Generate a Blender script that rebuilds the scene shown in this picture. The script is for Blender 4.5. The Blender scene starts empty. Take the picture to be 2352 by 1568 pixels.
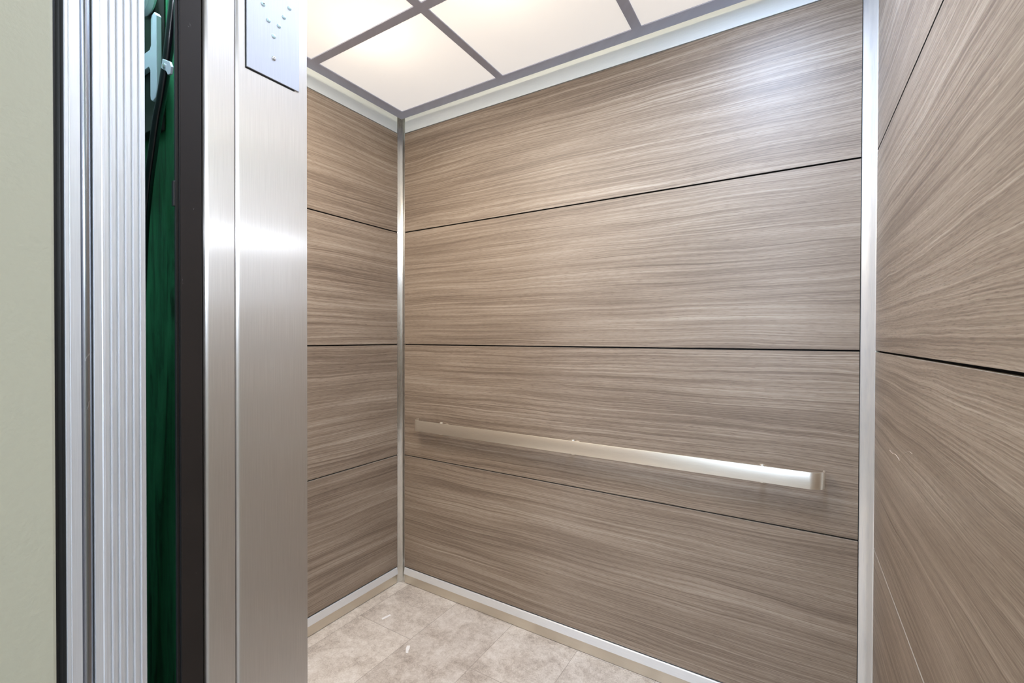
import bpy, bmesh, math, random
from mathutils import Vector, Matrix
random.seed(7)
scene = bpy.context.scene
C = scene.collection
H0 = 1.375                       # eye height: heights below are given from the camera, floor = -H0
def Zr(z): return z + H0

# ------------------------------------------------------------------ helpers
def obj(name, bm, mat, parent=None, smooth=False, bevel=0.0):
    bmesh.ops.recalc_face_normals(bm, faces=bm.faces)
    me = bpy.data.meshes.new(name); bm.to_mesh(me); bm.free()
    mats = mat if isinstance(mat, (list, tuple)) else [mat]
    for m in mats: me.materials.append(m)
    if smooth:
        for p in me.polygons: p.use_smooth = True
    o = bpy.data.objects.new(name, me); C.objects.link(o)
    if parent is not None: o.parent = parent
    if bevel:
        b = o.modifiers.new('bevel', 'BEVEL'); b.width = bevel; b.segments = 2; b.limit_method = 'ANGLE'; b.angle_limit = math.radians(40)
    if smooth:
        e = o.modifiers.new('edges', 'EDGE_SPLIT'); e.split_angle = math.radians(35)
    return o
def empty(name, loc=(0, 0, 0)):
    o = bpy.data.objects.new(name, None); C.objects.link(o); o.location = loc; o.empty_display_size = .05
    return o
def tag(o, label=None, cat=None, group=None, kind=None):
    if label: o['label'] = label
    if cat: o['category'] = cat
    if group: o['group'] = group
    if kind: o['kind'] = kind
    return o
def box(bm, a, b, mi=0):
    (x0, y0, z0), (x1, y1, z1) = a, b
    vs = [bm.verts.new(p) for p in [(x0,y0,z0),(x1,y0,z0),(x1,y1,z0),(x0,y1,z0),(x0,y0,z1),(x1,y0,z1),(x1,y1,z1),(x0,y1,z1)]]
    fs = []
    for f in [(0,1,2,3),(4,5,6,7),(0,1,5,4),(1,2,6,5),(2,3,7,6),(3,0,4,7)]:
        fc = bm.faces.new([vs[i] for i in f]); fc.material_index = mi; fs.append(fc)
    return fs
def boxes(*ab):
    bm = bmesh.new()
    for a, b in ab: box(bm, a, b)
    return bm
def prism(bm, pts, z0, z1):
    lo = [bm.verts.new((x, y, z0)) for x, y in pts]; hi = [bm.verts.new((x, y, z1)) for x, y in pts]
    n = len(pts)
    for i in range(n): bm.faces.new([lo[i], lo[(i+1) % n], hi[(i+1) % n], hi[i]])
    bm.faces.new(lo); bm.faces.new(hi)
def prism_axis(bm, pts, a0, a1, axis):
    """pts = (u,v) outline extruded along 'x' (u=y,v=z) or 'y' (u=x,v=z)"""
    def P(u, v, a): return (a, u, v) if axis == 'x' else (u, a, v)
    lo = [bm.verts.new(P(u, v, a0)) for u, v in pts]; hi = [bm.verts.new(P(u, v, a1)) for u, v in pts]
    n = len(pts)
    for i in range(n): bm.faces.new([lo[i], lo[(i+1) % n], hi[(i+1) % n], hi[i]])
    bm.faces.new(lo); bm.faces.new(hi)
def tube(bm, path, r, seg=16):
    path = [Vector(p) for p in path]; rings = []
    for i, p in enumerate(path):
        t = (path[min(i+1, len(path)-1)] - path[max(i-1, 0)]).normalized()
        a = t.cross(Vector((0.13, .9, .2))).normalized(); b = t.cross(a)
        rings.append([bm.verts.new(p + (a*math.cos(2*math.pi*k/seg) + b*math.sin(2*math.pi*k/seg))*r) for k in range(seg)])
    for A, B in zip(rings, rings[1:]):
        for k in range(seg): bm.faces.new([A[k], A[(k+1) % seg], B[(k+1) % seg], B[k]])
    bm.faces.new(rings[0]); bm.faces.new(rings[-1])
def lathe(bm, prof, M, seg=24):
    """prof = (radius, height) pairs; M places the local z axis"""
    rings = []
    for r, h in prof:
        if r < 1e-6: rings.append([bm.verts.new(M @ Vector((0, 0, h)))])
        else: rings.append([bm.verts.new(M @ Vector((r*math.cos(2*math.pi*k/seg), r*math.sin(2*math.pi*k/seg), h))) for k in range(seg)])
    for A, B in zip(rings, rings[1:]):
        for k in range(seg):
            a0, a1 = A[k % len(A)], A[(k+1) % len(A)]; b0, b1 = B[k % len(B)], B[(k+1) % len(B)]
            vs = []
            for v in (a0, a1, b1, b0):
                if v not in vs: vs.append(v)
            if len(vs) > 2: bm.faces.new(vs)
    if len(rings[0]) > 1: bm.faces.new(rings[0])
    if len(rings[-1]) > 1: bm.faces.new(rings[-1])
def frame_at(p, zdir):
    z = Vector(zdir).normalized(); q = z.to_track_quat('Z', 'Y')
    return Matrix.Translation(Vector(p)) @ q.to_matrix().to_4x4()
def arc(cx, cy, r, a0, a1, n):
    return [(cx + r*math.cos(math.radians(a0 + (a1-a0)*k/n)), cy + r*math.sin(math.radians(a0 + (a1-a0)*k/n))) for k in range(n+1)]

# ------------------------------------------------------------------ materials
def srgb(r, g, b):
    f = lambda c: (c/255/12.92) if c/255 <= .04045 else ((c/255+.055)/1.055)**2.4
    return (f(r), f(g), f(b), 1)
class NT:
    def __init__(s, name):
        s.m = bpy.data.materials.new(name); s.m.use_nodes = True; s.t = s.m.node_tree; s.n = s.t.nodes; s.l = s.t.links
        s.b = s.n['Principled BSDF']; s.out = s.n['Material Output']
    def N(s, ty, **kw):
        n = s.n.new(ty)
        for k, v in kw.items():
            if k.startswith('_'): setattr(n, k[1:], v)
            else:
                key = int(k[1:]) if k[0] == 'i' and k[1:].isdigit() else k.replace('__', ' ')
                if hasattr(v, 'is_output'): s.l.new(v, n.inputs[key])
                else: n.inputs[key].default_value = v
        return n
    def math(s, op, a, b=0, c=None):
        n = s.n.new('ShaderNodeMath'); n.operation = op
        for i, v in enumerate((a, b) if c is None else (a, b, c)):
            if hasattr(v, 'is_output'): s.l.new(v, n.inputs[i])
            else: n.inputs[i].default_value = v
        return n.outputs[0]
    def xyz(s, x, y, z):
        return s.N('ShaderNodeCombineXYZ', i0=x, i1=y, i2=z).outputs[0]
    def noise(s, v, scale=1, detail=2, rough=.5, dist=0):
        return s.N('ShaderNodeTexNoise', Vector=v, Scale=scale, Detail=detail, Roughness=rough, Distortion=dist).outputs['Fac']
    def ramp(s, fac, stops):
        n = s.n.new('ShaderNodeValToRGB'); s.l.new(fac, n.inputs[0]); e = n.color_ramp.elements
        while len(e) < len(stops): e.new(.5)
        for el, (p, c) in zip(e, stops): el.position = p; el.color = c if len(c) == 4 else (*c, 1)
        return n.outputs[0]
    def mix(s, f, a, b, mode='MIX'):
        n = s.n.new('ShaderNodeMix'); n.data_type = 'RGBA'; n.blend_type = mode
        for k, v in ((0, f), (6, a), (7, b)):
            if hasattr(v, 'is_output'): s.l.new(v, n.inputs[k])
            else: n.inputs[k].default_value = v
        return n.outputs[2]
    def set(s, **kw):
        for k, v in kw.items():
            k = k.replace('__', ' ')
            if hasattr(v, 'is_output'): s.l.new(v, s.b.inputs[k])
            else: s.b.inputs[k].default_value = v
        return s
    def pos(s):
        g = s.n.new('ShaderNodeNewGeometry'); sp = s.n.new('ShaderNodeSeparateXYZ'); s.l.new(g.outputs['Position'], sp.inputs[0])
        return sp.outputs[0], sp.outputs[1], sp.outputs[2], g.outputs['Position']
    def bump(s, h, strength, dist):
        n = s.N('ShaderNodeBump', Height=h, Strength=strength, Distance=dist); s.l.new(n.outputs[0], s.b.inputs['Normal'])

def plain(name, col, rough=.5, metal=0.0, spec=.5):
    t = NT(name); t.set(Base__Color=col, Roughness=rough, Metallic=metal, Specular__IOR__Level=spec)
    x, y, z, p = t.pos()
    n = t.noise(p, 60, 3)
    t.set(Roughness=t.math('ADD', t.math('MULTIPLY', t.math('SUBTRACT', n, .5), .12), rough))
    return t.m

def wood():
    t = NT('horizontal_grain_laminate')
    x, y, z, p = t.pos()
    w = t.math('MULTIPLY', t.N('ShaderNodeObjectInfo').outputs['Random'], 37.0)
    u = t.math('ADD', x, y)
    # slow meander of the grain
    a = t.math('SUBTRACT', t.noise(t.xyz(t.math('MULTIPLY', u, 1.6), w, t.math('MULTIPLY', z, 5.0)), 1, 2, .45), .5)
    b = t.math('SUBTRACT', t.noise(t.xyz(t.math('MULTIPLY', u, 7.0), w, t.math('MULTIPLY', z, 26.0)), 1, 1.5, .5), .5)
    v = t.math('ADD', z, t.math('ADD', t.math('MULTIPLY', a, .045), t.math('MULTIPLY', b, .004)))
    def layer(su, sv, det, rough=.55):
        return t.noise(t.xyz(t.math('MULTIPLY', u, su), w, t.math('MULTIPLY', v, sv)), 1, det, rough)
    broad = layer(.9, 10, 3, .6)
    mid = layer(.8, 66, 3, .6)
    fine = layer(1.0, 270, 4, .75)
    lines = layer(.7, 120, 1.5, .5)
    dash = layer(34, 560, 2, .6)
    f = t.math('ADD', t.math('MULTIPLY', broad, .22), t.math('ADD', t.math('MULTIPLY', mid, .22), t.math('MULTIPLY', fine, .44)))
    f = t.math('ADD', f, t.math('MULTIPLY', dash, .12))
    col = t.ramp(f, [(.36, srgb(98, 84, 73)), (.46, srgb(132, 117, 102)), (.53, srgb(156, 141, 125)), (.63, srgb(184, 172, 157))])
    dark = t.ramp(lines, [(.30, (1, 1, 1, 1)), (.37, (0, 0, 0, 1))])
    col = t.mix(t.math('MULTIPLY', dark, .30), col, srgb(100, 82, 70))
    hi = t.ramp(fine, [(.66, (0, 0, 0, 1)), (.74, (1, 1, 1, 1))])
    col = t.mix(t.math('MULTIPLY', hi, .35), col, srgb(214, 200, 184))
    dk = t.ramp(dash, [(.28, (1, 1, 1, 1)), (.40, (0, 0, 0, 1))])
    col = t.mix(t.math('MULTIPLY', dk, .40), col, srgb(92, 76, 66))
    t.set(Base__Color=col, Roughness=t.math('ADD', .36, t.math('MULTIPLY', fine, .12)), Specular__IOR__Level=.55)
    t.bump(t.math('ADD', fine, t.math('MULTIPLY', dash, .4)), .25, .0006)
    return t.m

def steel(name, col, rough=.3, aniso=.75, grain='v', wear=.0, metal=1.0, streak=0.0):
    """brushed metal, grain vertical ('v') or running along the strip ('h')"""
    t = NT(name); x, y, z, p = t.pos()
    u = t.math('ADD', x, y)
    if grain == 'v': g = t.noise(t.xyz(t.math('MULTIPLY', u, 1500), 0, t.math('MULTIPLY', z, 14)), 1, 2, .6)
    else: g = t.noise(t.xyz(t.math('MULTIPLY', u, 14), 0, t.math('MULTIPLY', z, 1500)), 1, 2, .6)
    smudge = t.noise(p, 6, 4, .6)
    r = t.math('ADD', rough - .05 - .03, t.math('ADD', t.math('MULTIPLY', g, .10), t.math('MULTIPLY', smudge, .06)))
    c = t.mix(t.ramp(g, [(.3, (0, 0, 0, 1)), (.7, (1, 1, 1, 1))]), tuple(k*.93 for k in col[:3]) + (1,), tuple(min(1, k*1.05) for k in col[:3]) + (1,))
    if wear:
        s = t.noise(t.xyz(t.math('MULTIPLY', u, 60), t.math('MULTIPLY', y, 30), t.math('MULTIPLY', z, 22)), 1, 5, .7, 1.5)
        k = t.ramp(s, [(.67, (0, 0, 0, 1)), (.73, (1, 1, 1, 1))])
        c = t.mix(t.math('MULTIPLY', k, wear), c, (.8, .78, .74, 1))
        r = t.math('ADD', r, t.math('MULTIPLY', k, .2))
    t.set(Base__Color=c, Metallic=metal, Roughness=r, Anisotropic=aniso, Anisotropic__Rotation=.25 if grain == 'v' else 0.0, Tangent=t.xyz(0, 0, 1))
    t.bump(g, .06, .0003)
    if streak:
        gl = t.N('ShaderNodeBsdfAnisotropic', Color=col, Roughness=.26, Anisotropy=.84, Rotation=0.0, Tangent=t.xyz(0, 0, 1))
        mx = t.N('ShaderNodeMixShader', i0=streak, i1=t.b.outputs[0], i2=gl.outputs[0]); t.l.new(mx.outputs[0], t.out.inputs[0])
    return t.m

def floor_mat():
    t = NT('stone_look_vinyl_tile'); x, y, z, p = t.pos()
    cw, ch = .338, .66
    cx = t.math('DIVIDE', t.math('ADD', x, 1.82), cw); ci = t.math('FLOOR', cx); cf = t.math('SUBTRACT', cx, ci)
    off = t.math('MULTIPLY', t.math('MODULO', t.math('ADD', ci, 20), 2), .5)
    cy = t.math('ADD', t.math('DIVIDE', t.math('SUBTRACT', y, 1.517), ch), off); yi = t.math('FLOOR', cy); yf = t.math('SUBTRACT', cy, yi)
    def edge(fr, size):
        d = t.math('MULTIPLY', t.math('MINIMUM', fr, t.math('SUBTRACT', 1, fr)), size)
        return d
    d = t.math('MINIMUM', edge(cf, cw), edge(yf, ch))
    joint = t.math('LESS_THAN', d, .0011)
    wn = t.N('ShaderNodeTexWhiteNoise', Vector=t.xyz(ci, yi, 3.0)); rnd = wn.outputs['Value']
    pv = t.N('ShaderNodeVectorMath', i0=p, i1=t.xyz(t.math('MULTIPLY', rnd, 9), t.math('MULTIPLY', rnd, 5), 0)).outputs[0]
    a = t.noise(pv, 5.5, 6, .62, .6); b = t.noise(pv, 38, 5, .7, .4); c = t.noise(pv, 150, 3, .7)
    f = t.math('ADD', t.math('MULTIPLY', a, .44), t.math('ADD', t.math('MULTIPLY', b, .30), t.math('MULTIPLY', c, .26)))
    col = t.ramp(f, [(.36, srgb(158, 147, 137)), (.44, srgb(196, 186, 175)), (.52, srgb(220, 212, 202)), (.64, srgb(243, 238, 231))])
    col = t.mix(1, col, t.ramp(rnd, [(0, (.88, .87, .87, 1)), (1, (1.0, 1.0, 1.0, 1))]), 'MULTIPLY')
    sp = t.ramp(t.noise(p, 95, 1), [(.79, (0, 0, 0, 1)), (.81, (1, 1, 1, 1))])
    col = t.mix(t.math('MULTIPLY', sp, .6), col, (.85, .83, .8, 1))
    col = t.mix(t.math('MULTIPLY', joint, .55), col, srgb(110, 98, 88))
    t.set(Base__Color=col, Roughness=t.math('ADD', .42, t.math('MULTIPLY', b, .2)), Specular__IOR__Level=.4)
    t.bump(t.math('SUBTRACT', t.math('MULTIPLY', b, .3), joint), .25, .0008)
    return t.m

def paint(name, col, rough=.6, orange=.35, tex=170):
    t = NT(name); x, y, z, p = t.pos()
    n = t.noise(p, tex, 3, .55); m = t.noise(p, 2.2, 3)
    c = t.mix(t.math('MULTIPLY', m, .12), col, tuple(k*.8 for k in col[:3]) + (1,))
    s = t.ramp(t.noise(p, 26, 2), [(.80, (0, 0, 0, 1)), (.82, (1, 1, 1, 1))])
    t.set(Base__Color=t.mix(s, c, tuple(min(1, k*1.15) for k in col[:3]) + (1,)), Roughness=rough)
    t.bump(n, orange, .0012)
    return t.m

def diffuser(name, e):
    t = NT(name); t.n.remove(t.b); x, y, z, p = t.pos()
    tr = t.N('ShaderNodeBsdfTranslucent', Color=(.95, .93, .90, 1)); df = t.N('ShaderNodeBsdfDiffuse', Color=(.80, .80, .82, 1))
    gl = t.N('ShaderNodeBsdfGlossy', Color=(1, 1, 1, 1), Roughness=.45)
    m1 = t.N('ShaderNodeMixShader', i0=.42, i1=tr.outputs[0], i2=df.outputs[0])
    m2 = t.N('ShaderNodeMixShader', i0=.03, i1=m1.outputs[0], i2=gl.outputs[0])
    em = t.N('ShaderNodeEmission', Color=(1.0, .97, .955, 1), Strength=e)
    ad = t.N('ShaderNodeAddShader', i0=m2.outputs[0], i1=em.outputs[0])
    t.l.new(ad.outputs[0], t.out.inputs[0]); return t.m

def green_metal():
    t = NT('scuffed_green_paint'); x, y, z, p = t.pos()
    u = t.math('ADD', x, y)
    s = t.noise(t.xyz(t.math('MULTIPLY', u, 40), 0, t.math('MULTIPLY', z, 5)), 1, 5, .7, .8)
    c = t.ramp(s, [(.33, srgb(20, 60, 36)), (.5, srgb(48, 128, 84)), (.7, srgb(64, 150, 100))])
    sc = t.ramp(t.noise(t.xyz(t.math('MULTIPLY', u, 120), 0, t.math('MULTIPLY', z, 30)), 1, 3, .7, 1), [(.72, (0, 0, 0, 1)), (.76, (1, 1, 1, 1))])
    t.set(Base__Color=t.mix(t.math('MULTIPLY', sc, .35), c, (.35, .42, .4, 1)), Roughness=.45)
    return t.m
def dark_worn(name, col, rough=.4, spots=.5, spec=.5):
    t = NT(name); x, y, z, p = t.pos()
    v = t.xyz(t.math('MULTIPLY', t.math('ADD', x, y), 130), 0, t.math('MULTIPLY', z, 45))
    s = t.ramp(t.noise(v, 1, 4, .7, .6), [(.70, (0, 0, 0, 1)), (.76, (1, 1, 1, 1))])
    b = t.noise(p, 9, 3)
    c = t.mix(b, tuple(k*.75 for k in col[:3]) + (1,), tuple(k*1.25 for k in col[:3]) + (1,))
    t.set(Base__Color=t.mix(t.math('MULTIPLY', s, spots), c, (.33, .31, .30, 1)), Specular__IOR__Level=spec, Roughness=t.math('ADD', rough, t.math('MULTIPLY', s, .2)))
    return t.m

M_wood = wood()
M_edge = plain('pale_panel_edge', srgb(196, 186, 172), .6)
M_black = plain('matt_black_backing', (.006, .006, .006, 1), .7)
M_ret = steel('brushed_stainless_vertical', (.94, .90, .86, 1), .40, .9, 'v', .25, .95, .34)
M_plate = steel('brushed_stainless_plate', (.52, .52, .55, 1), .6, .3, 'v', 0, .5)
M_corner = steel('lit_stainless_corner', (.93, .97, 1.0, 1), .32, .7, 'v', 0, .6)  # hall glare on the right strip put into its pale bluish colour
M_corner1 = steel('dim_stainless_corner', (.66, .66, .63, 1), .28, .7, 'v')  # same steel for the left strip, colour darkened for the dimmer corner
M_frieze = steel('satin_aluminium_frieze', (.84, .93, 1.0, 1), .5, .3, 'h', 0, 0)
M_band = steel('bright_baseboard_strip', (.78, .79, .79, 1), .45, .3, 'h', 0, .25)
M_kick = steel('stainless_kick_plate', (.72, .67, .58, 1), .36, .5, 'h', .1, .95)
M_rail = steel('brushed_stainless_rail', (.97, .92, .82, 1), .36, .5, 'h', 0, .95)
M_grid = steel('grey_ceiling_bar', (.50, .53, .66, 1), .5, .3, 'h', 0, .35)
M_alu = steel('natural_aluminium', (.90, .91, .93, 1), .45, .4, 'v', .2, .7)
M_alu2 = steel('pale_aluminium_nose', (.82, .87, .86, 1), .32, .5, 'v')
M_chrome = steel('dull_round_steel', (.42, .44, .48, 1), .25, .5, 'v', .3)
M_floor = floor_mat()
M_wallp = paint('pale_green_grey_wall_paint', srgb(188, 184, 161), .55)
M_hallp = paint('warm_white_hall_paint', srgb(215, 213, 208), .7)
M_hallf = plain('grey_hall_floor', srgb(150, 142, 134), .5)
M_white = plain('grey_plenum_paint', (.3, .3, .3, 1), .8)
M_gasket = dark_worn('black_rubber_gasket', (.012, .013, .014, 1), .35, .35)
M_dark = dark_worn('dark_brown_painted_steel', (.020, .0140, .0105, 1), .62, .6, .25)
M_green = green_metal()
M_cable = plain('glossy_black_cable_jacket', (.008, .008, .014, 1), .16, 0, .7)
M_brkt = plain('grey_cast_bracket', srgb(200, 204, 216), .45)
M_nylon = plain('white_nylon_roller', srgb(215, 220, 225), .4)
M_screw = steel('bright_screw_head', (.75, .75, .75, 1), .25, .0, 'v')
M_stud = plain('pale_clear_button', srgb(205, 232, 236), .18, 0, .8)
M_paper = plain('white_paper', (.95, .95, .94, 1), .7)
M_scr = plain('pale_scratch', srgb(222, 212, 200), .6)
M_diff = diffuser('frosted_acrylic_face', .36); M_diff2 = diffuser('frosted_acrylic_back', 0.0)
M_shaft = dark_worn('dark_shaft_steel', (.03, .026, .022, 1), .6, .2)

# ------------------------------------------------------------------ measures (metres, camera stands at x=0, y=0)
XL, XR, YB = -1.885, .213, 1.85        # faces of the wood panels
ZT, ZA, ZBm, ZC, ZK = 1.133, .5835, -.0398, -.6572, -1.284
GAP = .0030                            # half of the reveal between panels
TH = .012                              # panel thickness
ZCEIL = 1.2
YF = .452                              # inner face of the cab front
RX = -.671                             # jamb plane

# ------------------------------------------------------------------ cab shell
o = obj('floor', boxes(((XL-.06, .12, -.05), (XR+.06, YB+.06, 0))), M_floor)
tag(o, 'mottled beige stone-look tile floor of the elevator cab', 'floor', kind='structure')
def backing(name, a, b, label):
    o = obj(name, boxes((a, b)), M_black); tag(o, label, 'wall', kind='structure')
backing('wall_back', (XL-.02, YB+TH+.011, 0), (XR+.02, YB+.07, Zr(1.5)), 'black backing behind the wood panels facing the doorway')
backing('wall_left', (XL-.06, YF-.02, 0), (XL-TH-.011, YB+.06, Zr(1.5)), 'black backing behind the short wood wall left of the corner')
backing('wall_right', (XR+TH+.011, YF-.02, 0), (XR+.06, YB+.06, Zr(1.5)), 'black backing behind the wood wall at the right edge')
o = obj('ceiling', boxes(((XL-.06, YF-.06, Zr(1.46)), (XR+.06, YB+.06, Zr(1.50)))), M_white)
tag(o, 'roof of the cab above the lit ceiling panels', 'ceiling', kind='structure')

# wood panels, each hung separately
rows = [(ZA, ZT, 'top'), (ZBm, ZA, 'second'), (ZC, ZBm, 'third'), (ZK, ZC, 'bottom')]
def wpanel(a, b, face):
    bm = bmesh.new(); fs = box(bm, a, b)
    for f in fs:
        n = f.calc_center_median(); f.material_index = 1
        f.material_index = 1 if abs(n.z - b[2]) < 1e-5 else 2  # seam shade put into colour: edges blackened, top edge kept pale as lit
        if face == 'B' and abs(n.y - a[1]) < 1e-5: f.material_index = 0
        if face == 'L' and abs(n.x - b[0]) < 1e-5: f.material_index = 0
        if face == 'R' and abs(n.x - a[0]) < 1e-5: f.material_index = 0
    return bm
place = {'top': 'uppermost, just under the pale frieze', 'second': 'second from the top',
         'third': 'third from the top, under the eye-level seam', 'bottom': 'lowest, standing on the pale baseboard'}
for z0, z1, nm in rows:
    a0 = Zr(z0) + (GAP if nm != 'bottom' else .004); a1 = Zr(z1) - (GAP if nm != 'top' else .004)
    p = obj('wood_panel', wpanel((-1.8515, YB, a0), (.1765, YB+TH, a1), 'B'), [M_wood, M_edge, M_black])
    lb = {'top': 'wide wood-grain panel of the back wall under the pale frieze', 'second': 'wide back wall wood panel between the top seam and the eye-level seam',
          'third': 'wide back wall wood panel that carries the handrail', 'bottom': 'wide back wall wood panel below the handrail, down to the baseboard'}[nm]
    tag(p, lb, 'wall panel', 'wood panels of the back wall')
    p = obj('wood_panel', wpanel((XL-TH, YF+.005, a0), (XL, 1.827, a1), 'L'), [M_wood, M_edge, M_black])
    tag(p, 'wood panel of the left wall, ' + place[nm], 'wall panel', 'wood panels of the left wall')
    p = obj('wood_panel', wpanel((XR, YF+.005, a0), (XR+TH, 1.812, a1), 'R'), [M_wood, M_edge, M_black])
    tag(p, 'wood panel of the right wall, ' + place[nm], 'wall panel', 'wood panels of the right wall')
    if nm == 'third':
        def scr(path, r=.00055):
            bm = bmesh.new(); tube(bm, [(XR-.0001, y, Zr(z)) for y, z in path], r, 6); q = obj('scratch', bm, M_scr, p); q['label'] = 'thin pale scratch'
        scr([(1.545, -.294), (1.50, -.293), (1.46, -.287), (1.43, -.288), (1.412, -.291)])
        scr([(1.412, -.291), (1.38, -.272), (1.34, -.256), (1.30, -.246), (1.272, -.245)], .0004)

# corner strips
bm = bmesh.new()
zc0, zc1 = .0, Zr(ZCEIL+.05)
pts = [(XL-TH, 1.829)] + arc(XL+.0315, 1.829, .0315+.004, 180, 90, 10)[1:] + [(-1.8535, YB+TH)]
pts = [(XL-.004, 1.829)] + [(x, y) for x, y in arc(-1.8535, 1.829, .0355, 180, 128, 6)] + [(x, y) for x, y in arc(-1.8535, 1.829+.0, .0355, 122, 90, 5)] + [(-1.8535, YB+TH-.0005), (XL-TH+.0005, YB+TH-.0005), (XL-TH+.0005, 1.829)]
pts = [(XL-.002, 1.829), (XL+.004, 1.843), (XL+.016, 1.8535), (-1.8535, YB+.002), (-1.8535, YB+TH-.0005), (XL-TH+.0005, YB+TH-.0005), (XL-TH+.0005, 1.829)]
prism(bm, pts, zc0, zc1)
o = obj('trim_1', bm, M_corner1, bevel=.003, smooth=True)
tag(o, 'narrow steel corner strip between the left wall and the back wall', 'corner trim', kind='structure')
bm = bmesh.new()
pts = [(.1785, YB-.001), (.190, YB-.006), (.202, YB-.019), (XR-.001, 1.814), (XR+TH-.0005, 1.814), (XR+TH-.0005, YB+TH-.0005), (.1785, YB+TH-.0005)]
prism(bm, pts, zc0, zc1)
o = obj('trim_2', bm, M_corner, bevel=.003, smooth=True)
tag(o, 'wider bright steel corner strip between the back wall and the right wall', 'corner trim', kind='structure')

# frieze under the ceiling
def frieze(name, a, b, label):
    o = obj(name, boxes((a, b)), M_frieze, bevel=.0012); tag(o, label, 'frieze', kind='structure')
frieze('trim_3', (-1.8515, YB+.001, Zr(ZT)+.001), (.1765, YB+TH, Zr(1.30)), 'long pale metal frieze above the back wall panels')
frieze('trim_4', (XL-TH, YF+.005, Zr(ZT)+.001), (XL-.001, 1.827, Zr(1.30)), 'short pale metal frieze above the left wall panels')
frieze('trim_5', (XR+.001, YF+.005, Zr(ZT)+.001), (XR+TH, 1.812, Zr(1.30)), 'pale metal frieze above the right wall panels')

# baseboards: pale upper strip leaning back, steel kick plate below
def base_profile(face, sgn):
    k0, k1 = Zr(-1.289), Zr(-1.321)
    strip = [(face + sgn*TH*.9, k0+.0025), (face + sgn*.004, k0+.0025), (face + sgn*.0005, k0-.001), (face - sgn*.006, k1), (face + sgn*TH*.9, k1)]
    kick = [(face + sgn*TH*.9, k1-.0008), (face + sgn*.000, k1-.0008), (face + sgn*.003, .0028), (face + sgn*TH*.9, .0028)]
    return strip, kick
def baseboard(name, face, sgn, a0, a1, axis, label):
    s, k = base_profile(face, sgn)
    root = empty(name, ((a0+a1)/2, face, 0) if axis == 'x' else (face, (a0+a1)/2, 0)); tag(root, label, 'baseboard', kind='structure')
    for nm, pr, m, lb in (('upper_strip', s, M_band, 'pale satin strip'), ('kick_plate', k, M_kick, 'brownish brushed steel plate')):
        bm = bmesh.new(); prism_axis(bm, pr, a0, a1, axis); q = obj(nm, bm, m, root); q.matrix_parent_inverse = Matrix.Translation(-root.location); q['label'] = lb
baseboard('baseboard_back', YB-.001, 1, -1.8515, .1765, 'x', 'two-tone metal baseboard along the foot of the back wall')
baseboard('baseboard_left', XL+.001, -1, YF+.005, 1.827, 'y', 'two-tone metal baseboard along the foot of the left wall')
baseboard('baseboard_right', XR-.001, 1, YF+.005, 1.812, 'y', 'metal baseboard along the foot of the right wall')

# ------------------------------------------------------------------ handrail
rail = empty('handrail', (-.82, YB, Zr(-.465)))
tag(rail, 'brushed steel flat-bar handrail with ends bent to the back wall', 'handrail')
def kid(nm, bm, m, root, **k):
    q = obj(nm, bm, m, root, **k); q.matrix_parent_inverse = Matrix.Translation(-root.location); return q
yf, t_, R_ = 1.781, .0065, .046
xa, xb = -1.736, .087                       # outer ends of the bent bar
outer = [(xa, 1.838)] + [(x, y) for x, y in arc(xa+R_, yf+R_, R_, 180, 270, 12)] + [(x, y) for x, y in arc(xb-R_, yf+R_, R_, 270, 360, 12)] + [(xb, 1.838)]
inner = [(xb-t_, 1.838)] + [(x, y) for x, y in arc(xb-R_, yf+R_, R_-t_, 360, 270, 12)] + [(x, y) for x, y in arc(xa+R_, yf+R_, R_-t_, 270, 180, 12)] + [(xa+t_, 1.838)]
bm = bmesh.new(); prism(bm, outer + inner, Zr(-.4945), Zr(-.4385))
kid('bar', bm, M_rail, rail, bevel=.0012, smooth=True)
for x in (-1.545, -.808, -.095):
    bm = bmesh.new()
    lathe(bm, [(.0, 0), (.016, 0), (.016, .004), (.0085, .006), (.0085, .052), (.0, .052)], frame_at((x, YB, Zr(-.4665)), (0, -1, 0)))
    lathe(bm, [(.0, 0), (.0095, 0), (.0095, .0610), (.0075, .0630), (.0, .0636)], frame_at((x, 1.803, Zr(-.5000)), (0, 0, 1)))
    q = kid('mounting_post', bm, M_rail, rail, smooth=True)
    q['label'] = 'round steel post behind the bar'

# ------------------------------------------------------------------ ceiling: grey bars and lit panels
xb_ = [(-1.853, -1.790), (-1.187, -1.150), (-.551, -.512), (.087, .150)]
yb_ = [(.470, .531), (1.229, 1.2675), (1.767, 1.826)]
bm = bmesh.new()
z0, z1 = Zr(ZCEIL), Zr(ZCEIL+.005)
xs = [v for p in xb_ for v in p]; ys = [v for p in yb_ for v in p]
grid = {}
def V(i, j, k):
    if (i, j, k) not in grid: grid[(i, j, k)] = bm.verts.new((xs[i], ys[j], (z0, z1)[k]))
    return grid[(i, j, k)]
solid = lambda i, j: 0 <= i < len(xs)-1 and 0 <= j < len(ys)-1 and (i % 2 == 0 or j % 2 == 0)
for i in range(len(xs)-1):
    for j in range(len(ys)-1):
        if not solid(i, j): continue
        for k in (0, 1): bm.faces.new([V(i, j, k), V(i+1, j, k), V(i+1, j+1, k), V(i, j+1, k)])
        for di, dj, a, b in ((-1, 0, (0, 0), (0, 1)), (1, 0, (1, 0), (1, 1)), (0, -1, (0, 0), (1, 0)), (0, 1, (0, 1), (1, 1))):
            if not solid(i+di, j+dj):
                bm.faces.new([V(i+a[0], j+a[1], 0), V(i+b[0], j+b[1], 0), V(i+b[0], j+b[1], 1), V(i+a[0], j+a[1], 1)])
o = obj('ceiling_grid', bm, M_grid, bevel=.0012)
tag(o, 'grey metal bar grid framing the lit ceiling panels', 'ceiling grid')
cols = ['left', 'middle', 'right']
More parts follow.
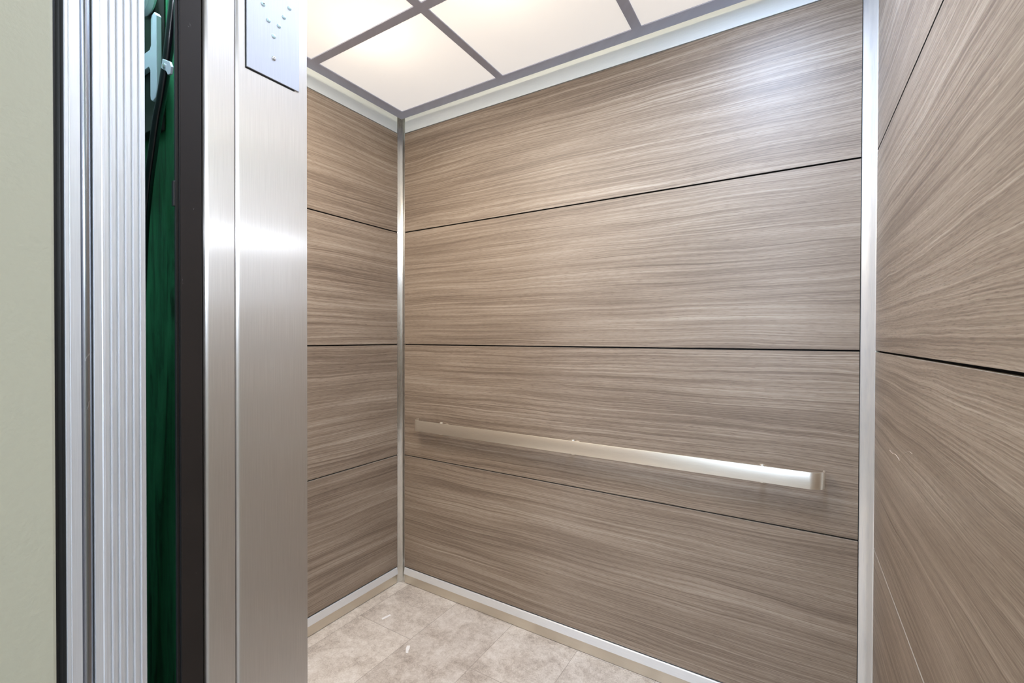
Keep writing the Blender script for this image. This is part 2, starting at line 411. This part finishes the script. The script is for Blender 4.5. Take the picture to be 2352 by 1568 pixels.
lab = {(0, 1): 'square lit ceiling panel in the corner where the left and back walls meet', (1, 1): 'lit ceiling panel along the back wall, between the two cross bars',
       (2, 1): 'lit ceiling panel along the back wall, right of the second cross bar', (0, 0): 'glowing ceiling panel against the left wall, nearer the doorway',
       (1, 0): 'ceiling panel nearer the doorway, behind the middle cross bars', (2, 0): 'ceiling panel nearer the doorway, beside the right wall'}
for i in range(3):
    for j in range(2):
        a = (xb_[i][1]-.008, yb_[j][1]-.008, z1+.0005); b = (xb_[i+1][0]+.008, yb_[j+1][0]+.008, z1+.0035)
        bm = bmesh.new(); fs = box(bm, a, b)
        for fc in fs: fc.material_index = 0 if abs(fc.calc_center_median().z - a[2]) < 1e-6 else 1
        o = obj('ceiling_light_panel', bm, [M_diff, M_diff2])
        tag(o, lab[(i, j)], 'ceiling light', 'frosted light panels of the cab ceiling')

# ------------------------------------------------------------------ doorway, left side
ZD = 2.16                                # height of the doorway
# painted wall with the door opening
def structbox(name, ab, m, label, cat='wall'):
    o = obj(name, boxes(*ab), m); tag(o, label, cat, kind='structure'); return o
YW0 = -.16
bm = bmesh.new(); prism(bm, [(-2.6, YW0), (RX-.0, YW0), (RX, .1575), (RX-.02, .1575), (-2.6, .1575)], 0, 2.62)
o = obj('wall_landing', bm, M_wallp, bevel=.003)
tag(o, 'pale painted wall edge at the far left, with faint roller texture', 'wall', kind='structure')
structbox('wall_landing_right', [((.163, YW0, 0), (3.4, .1575, 2.62))], M_wallp, 'painted landing wall right of the doorway')
structbox('wall_header', [((RX, YW0, ZD), (.163, .1575, 2.62))], M_wallp, 'painted wall above the doorway')
# aluminium door frame strip beside the painted wall: dark gasket, ribbed nose, flat face
root = empty('trim_6', (RX, .17, 0)); tag(root, 'slim ribbed aluminium frame strip beside the painted wall', 'door frame', kind='structure')
bm = bmesh.new(); prism(bm, [(RX-.03, .1578), (RX-.006, .1578), (RX-.0068, .1605), (RX-.005, .1632), (RX-.0025, .1655), (RX-.03, .1655)], 0, ZD)
q = kid('gasket', bm, M_gasket, root); q['label'] = 'black rubber strip against the painted wall'
bm = bmesh.new(); prism(bm, [(RX-.03, .1656), (RX-.0020, .1656), (RX-.0006, .1662), (RX-.0006, .1685), (RX-.0012, .1688), (RX-.0012, .1692), (RX, .1696), (RX, .1700), (RX-.0002, .1702), (RX-.0002, .1779), (RX-.0005, .1783), (RX-.03, .1783)], 0, ZD)
q = kid('frame_profile', bm, M_alu, root)
# round dull steel post in the groove
bm = bmesh.new(); lathe(bm, [(.0, 0), (.0052, 0), (.0052, ZD), (.0, ZD)], frame_at((RX-.0065, .1838, 0), (0, 0, 1)), 28)
o = obj('trim_7', bm, M_chrome, smooth=True); tag(o, 'dull grey round steel rod in the groove left of the fluted door edge', 'rod', kind='structure')
# landing door: leaf slid back to the left, its fluted leading edge in view
root = empty('door_1', (RX, .212, 0)); tag(root, 'landing door leaf slid open to the left, fluted aluminium leading edge', 'door', kind='structure')
bm = bmesh.new(); prism(bm, [(-1.55, .193), (RX-.014, .193), (RX-.014, .234), (-1.55, .234)], .008, ZD-.01)
kid('leaf', bm, M_alu, root)
ribs = [.2045, .2112, .2182, .2252, .2320]
pr = [(RX-.0145, .1894), (RX-.0018, .1894), (RX-.0008, .1898), (RX-.0008, .1962), (RX+.0004, .1970), (RX+.0004, .1982), (RX-.0006, .1990)]
for y in ribs:
    pr += [(RX-.0006, y-.0022), (RX-.0028, y-.0014), (RX-.0028, y-.0006), (RX+.0006, y+.0002), (RX+.0006, y+.0009), (RX-.0006, y+.0016)]
pr += [(RX-.0006, .2372), (RX-.0014, .2379), (RX-.0145, .2379)]
bm = bmesh.new(); prism(bm, pr, .008, ZD-.01)
q = kid('fluted_edge', bm, M_alu, root); q['label'] = 'ribbed natural aluminium edge profile'
# car door: dark edge with thin black gasket, green leaf behind the gap
root = empty('door_2', (RX, .287, 0)); tag(root, 'cab door leaf painted green with dark brown steel leading edge', 'door', kind='structure')
bm = bmesh.new(); prism(bm, [(-1.62, .318), (RX-.012, .318), (RX-.012, .334), (-1.62, .334)], .012, 2.5)
q = kid('leaf', bm, M_green, root); q['label'] = 'scuffed green painted face seen through the gap'
bm = bmesh.new(); prism(bm, [(RX-.004, .2745), (RX-.0008, .2745), (RX, .2752), (RX-.0004, .2988), (RX-.0012, .2998), (RX-.012, .2998), (RX-.012, .3175), (RX-.03, .3175), (RX-.03, .3165), (RX-.013, .3165), (RX-.004, .298)], .012, 2.5)
q = kid('leading_edge', bm, M_dark, root); q['label'] = 'dark brown worn steel edge'
bm = bmesh.new(); prism(bm, [(RX-.0035, .2692), (RX-.0004, .2692), (RX-.0002, .2700), (RX-.0022, .2706), (RX-.0022, .2733), (RX-.0002, .2736), (RX-.0002, .2743), (RX-.0035, .2743)], .012, 2.5)
q = kid('gasket', bm, M_gasket, root); q['label'] = 'thin black edge strip'
bm = boxes(((RX-.005, .2668, Zr(.166)), (RX+.0002, .2690, Zr(.198))))
q = kid('latch_plate', bm, M_gasket, root, bevel=.0006); q['label'] = 'small black plate on the edge'
# folded steel jamb panels
def rounded_return(y0, y1, xf, r, depth):
    return [(xf-depth, y0), (xf-r, y0)] + arc(xf-r, y0+r, r, -90, 0, 7)[1:] + [(xf, y1), (xf-depth, y1)]
bm = bmesh.new(); prism(bm, rounded_return(.3035, .3405, RX+.0005, .0045, .01), .004, 2.3)
o = obj('steel_jamb_panel', bm, M_ret, smooth=True); tag(o, 'narrow brushed steel jamb panel right of the dark door edge', 'jamb panel', 'steel jamb panels of the cab front')
bm = bmesh.new(); prism(bm, rounded_return(.3425, .4516, RX+.0025, .0050, .012)[:-1] + [(RX-.0095, .4516)], .004, 2.42)
o = obj('steel_jamb_panel', bm, M_ret, smooth=True); tag(o, 'wide brushed steel jamb panel carrying the face plate with round buttons', 'jamb panel', 'steel jamb panels of the cab front')
structbox('wall_front', [((XL-.06, .338, 0), (RX-.0130, YF-.0006, 2.83)), ((.170, .338, 0), (XR+.06, YF-.0006, 2.83)), ((RX-.0130, .338, 2.42), (.170, YF-.0006, 2.83))], M_ret, 'brushed steel inner front of the cab beside the doorway')
structbox('wall_shaft', [((-1.75, .158, 0), (-1.70, .337, 2.6)), ((-1.75, .158, 2.6), (.4, .337, 2.65)), ((.20, .158, 0), (.25, .337, 2.6))], M_shaft, 'dark shaft lining behind the door gap')
structbox('floor_landing', [((-2.6, -3.2, -.05), (3.4, .115, 0))], M_hallf, 'grey landing floor outside the doorway', 'floor')

# face plate with round buttons on the wide jamb panel
XPf = RX+.0025
fp = empty('face_plate', (XPf, .396, Zr(.62))); tag(fp, 'bright steel face plate with small round buttons at the top of the jamb', 'face plate')
bm = boxes(((XPf+.0001, .3562, Zr(.3855)), (XPf+.0022, .4370, Zr(.78))))
kid('plate', bm, M_plate, fp, bevel=.0004)
bm = boxes(((XPf+.0001, .3548, Zr(.3835)), (XPf+.0006, .4300, Zr(.78))))  # black sheet behind the plate, showing along its left and lower edges
kid('backing_line', bm, M_black, fp)['label'] = 'thin black line under the plate'
for y, z in [(.380, .488), (.421, .507), (.412, .488), (.388, .469), (.404, .470), (.396, .450)]:
    bm = bmesh.new(); lathe(bm, [(.0031, 0), (.0031, .0006), (.0024, .0013), (.0012, .0017), (0, .0018)], frame_at((XPf+.0022, y, Zr(z)), (1, 0, 0)), 18)
    kid('button', bm, M_stud, fp, smooth=True)
bm = bmesh.new(); lathe(bm, [(.0009, 0), (.0009, .0003), (0, .0004)], frame_at((XPf+.0040, .380, Zr(.488)), (1, 0, 0)), 10)
kid('keyhole_dot', bm, M_black, fp)
bm = bmesh.new(); lathe(bm, [(.0030, 0), (.0030, .0008), (.0022, .0016), (.0013, .0017), (.0012, .0006), (0, .0006)], frame_at((XPf+.0022, .396, Zr(.417)), (1, 0, 0)), 18)
kid('screw', bm, M_screw, fp, smooth=True)['label'] = 'recessed steel screw'

# things in the gap
br = empty('roller_bracket', (-.83, .300, Zr(.42))); tag(br, 'grey metal door bracket with cross arm inside the gap, beside the black cable', 'bracket')
bm = bmesh.new()
out = [(-.96, .402), (-.96, .427), (-.820, .427), (-.8155, .432), (-.8155, .470), (-.812, .4755), (-.803, .4770), (-.7975, .471), (-.7965, .36), (-.7990, .3505), (-.809, .3475), (-.8170, .352), (-.8180, .358), (-.8180, .396), (-.8225, .402)]
lo = [bm.verts.new((x, .296, Zr(z))) for x, z in out]; hi = [bm.verts.new((x, .303, Zr(z))) for x, z in out]
n = len(out)
for i in range(n): bm.faces.new([lo[i], lo[(i+1) % n], hi[(i+1) % n], hi[i]])
bm.faces.new(lo); bm.faces.new(hi)
kid('plate', bm, M_brkt, br, bevel=.001)
bm = bmesh.new(); lathe(bm, [(0, 0), (.026, 0), (.029, .003), (.029, .010), (.026, .013), (0, .013)], frame_at((-.836, .303, Zr(.515)), (0, -1, 0)), 32)
kid('roller', bm, M_nylon, br, smooth=True)['label'] = 'white nylon roller'
bm = boxes(((-.97, .304, Zr(.315)), (-.822, .3165, Zr(.62))))
o = obj('mounting_plate', bm, M_shaft, bevel=.001); tag(o, 'dark brown steel plate behind the grey bracket in the gap', 'plate')
bm = bmesh.new()
P_ = [(-.775, .56), (-.781, .53), (-.787, .50), (-.797, .465), (-.8035, .44), (-.811, .417), (-.829, .37), (-.844, .34), (-.860, .296), (-.877, .245), (-.893, .18), (-.903, .10), (-.91, 0), (-.915, -.3)]
path = []
for i in range(len(P_)-1):
    p0, p1, p2, p3 = P_[max(i-1, 0)], P_[i], P_[i+1], P_[min(i+2, len(P_)-1)]
    for k in range(5):
        s = k/5; f = lambda a, b, c, d: .5*((2*b) + (-a+c)*s + (2*a-5*b+4*c-d)*s*s + (-a+3*b-3*c+d)*s**3)
        path.append((f(p0[0], p1[0], p2[0], p3[0]) *.9206, .290, Zr(.9206*f(p0[1], p1[1], p2[1], p3[1]))))
tube(bm, path, .0058, 18)
o = obj('cable', bm, M_cable, smooth=True); tag(o, 'glossy black cable slanting down inside the door gap', 'cable')
cl = empty('cable_clip', (-.727, .281, Zr(.366))); tag(cl, 'small pale metal clip with a screw holding the black cable', 'clip')
bm = bmesh.new()
cp = [(-.7885, .3915), (-.7835, .4035), (-.7610, .3925), (-.7560, .3840), (-.7590, .3745), (-.7670, .3755), (-.7720, .3820)]
lo = [bm.verts.new((x*.938, .2800, Zr(z*.938))) for x, z in cp]; hi = [bm.verts.new((x*.938, .2830, Zr(z*.938))) for x, z in cp]
n = len(cp)
for i in range(n): bm.faces.new([lo[i], lo[(i+1) % n], hi[(i+1) % n], hi[i]])
bm.faces.new(lo); bm.faces.new(hi)
kid('strap', bm, M_brkt, cl, bevel=.0005)
bm = bmesh.new(); lathe(bm, [(.0032, 0), (.0032, .0012), (.0018, .0018), (.0015, .0008), (0, .0008)], frame_at((-.7290, .2800, Zr(.3665)), (0, -1, 0)), 16)
kid('screw', bm, M_screw, cl, smooth=True)

# ------------------------------------------------------------------ paper scraps on the floor
def scrap(pts, label, h=.0012):
    bm = bmesh.new(); lo = [bm.verts.new((x, y, .0003)) for x, y in pts]; hi = [bm.verts.new((x, y, h)) for x, y in pts]
    n = len(pts)
    for i in range(n): bm.faces.new([lo[i], lo[(i+1) % n], hi[(i+1) % n], hi[i]])
    bm.faces.new(lo); bm.faces.new(hi)
    o = obj('paper_scrap', bm, M_paper); tag(o, label, 'scrap', 'white scraps on the cab floor')
scrap([(-1.712, 1.556), (-1.700, 1.550), (-1.690, 1.596), (-1.701, 1.601)], 'thin straight white scrap on the floor, nearer the left wall')
scrap([(-1.463, 1.478), (-1.452, 1.484), (-1.440, 1.470), (-1.434, 1.456), (-1.425, 1.446), (-1.434, 1.440), (-1.445, 1.452), (-1.455, 1.462)], 'small crooked white scrap on the floor, farther from the left wall')

# ------------------------------------------------------------------ landing room behind the camera
structbox('wall_hall_left', [((-2.66, -3.2, 0), (-2.6, .1575, 2.62))], M_hallp, 'side wall of the landing')
structbox('wall_hall_right', [((3.4, -3.2, 0), (3.46, .1575, 2.62))], M_hallp, 'side wall of the landing opposite')
wx0, wx1, wz0, wz1 = -.15, .50, 1.65, 2.45
structbox('wall_hall_far', [((-2.66, -3.26, 0), (wx0, -3.2, 2.62)), ((wx1, -3.26, 0), (3.46, -3.2, 2.62)), ((wx0, -3.26, 0), (wx1, -3.2, wz0)), ((wx0, -3.26, wz1), (wx1, -3.2, 2.62))], M_hallp, 'far wall of the landing with a window')
structbox('ceiling_hall', [((-2.66, -3.26, 2.62), (3.46, .1575, 2.68))], M_hallp, 'white ceiling of the landing', 'ceiling')

def area(name, loc, size, sy, power, col, rot=(0, 0, 0)):
    L = bpy.data.lights.new(name, 'AREA'); L.shape = 'RECTANGLE'; L.size = size; L.size_y = sy; L.energy = power; L.color = col
    o = bpy.data.objects.new(name, L); o.location = loc; o.rotation_euler = rot; C.objects.link(o); return o
BL = (.78, .86, 1.0)
area('hall_lamp_near', (.75, -1.1, 2.60), 1.2, .30, 9, BL)
area('hall_lamp_far', (1.3, -2.9, 2.60), 1.8, .25, 30, BL)
area('hall_streak_lamp', (3.38, -2.7, 2.46), .04, .6, 50, BL, (0, math.radians(90), 0))  # unseen lamp, added to draw the bright streak on the steel jamb
area('hall_daylight', ((wx0+wx1)/2, -3.25, (wz0+wz1)/2), wx1-wx0, wz1-wz0, 50, (.66, .79, 1.0), (math.radians(90), 0, 0))
# lamps above the frosted panels, added fill lights just beneath them
def point(name, loc, power, r, col):
    L = bpy.data.lights.new(name, 'POINT'); L.energy = power; L.shadow_soft_size = r; L.color = col
    o = bpy.data.objects.new(name, L); o.location = loc; C.objects.link(o); return o
WM = (1.0, .86, .66)
for x in (-1.43, -.86, -.22):
    point('cab_lamp', (x, 1.25, Zr(1.385)), 2.6, .03, WM)
    point('cab_lamp', (x, .72, Zr(1.385)), 2.0, .03, WM)
    area('cab_front_fill', (x-.03, .73, Zr(1.199)), .55, .38, 14 if x < -1 else 5.0, (1.0, .88, .74) if x < -1 else (1.0, .98, .96))  # added fill below the panels, out of view, to brighten the cab
area('cab_cool_lamp', (-.09, 1.10, Zr(1.199)), .26, .80, 16, (.50, .68, 1.0))
point('shaft_lamp', (-.80, .245, 2.25), 40, .02, (.62, .84, 1.0))

w = bpy.data.worlds.new('world'); scene.world = w; w.use_nodes = True
w.node_tree.nodes['Background'].inputs[0].default_value = (.5, .55, .6, 1); w.node_tree.nodes['Background'].inputs[1].default_value = .3

# ------------------------------------------------------------------ camera
F, yaw, pitch, roll = 1049.45, .55518, -.00846, .00251
f = Vector((-math.sin(yaw)*math.cos(pitch), math.cos(yaw)*math.cos(pitch), math.sin(pitch)))
r = Vector((math.cos(yaw), math.sin(yaw), 0)); u = r.cross(f)
r2 = r*math.cos(roll) + u*math.sin(roll); u2 = -r*math.sin(roll) + u*math.cos(roll)
cd = bpy.data.cameras.new('camera'); cd.sensor_width = 36; cd.sensor_fit = 'HORIZONTAL'; cd.lens = F/2352*36; cd.clip_start = .01
cam = bpy.data.objects.new('camera', cd); C.objects.link(cam)
cam.matrix_world = Matrix(((r2.x, u2.x, -f.x, 0), (r2.y, u2.y, -f.y, 0), (r2.z, u2.z, -f.z, H0), (0, 0, 0, 1)))
scene.camera = cam
vs = scene.view_settings
vs.view_transform = 'Standard'; vs.look = 'None'; vs.gamma = 1; vs.exposure = .18; vs.use_curve_mapping = False
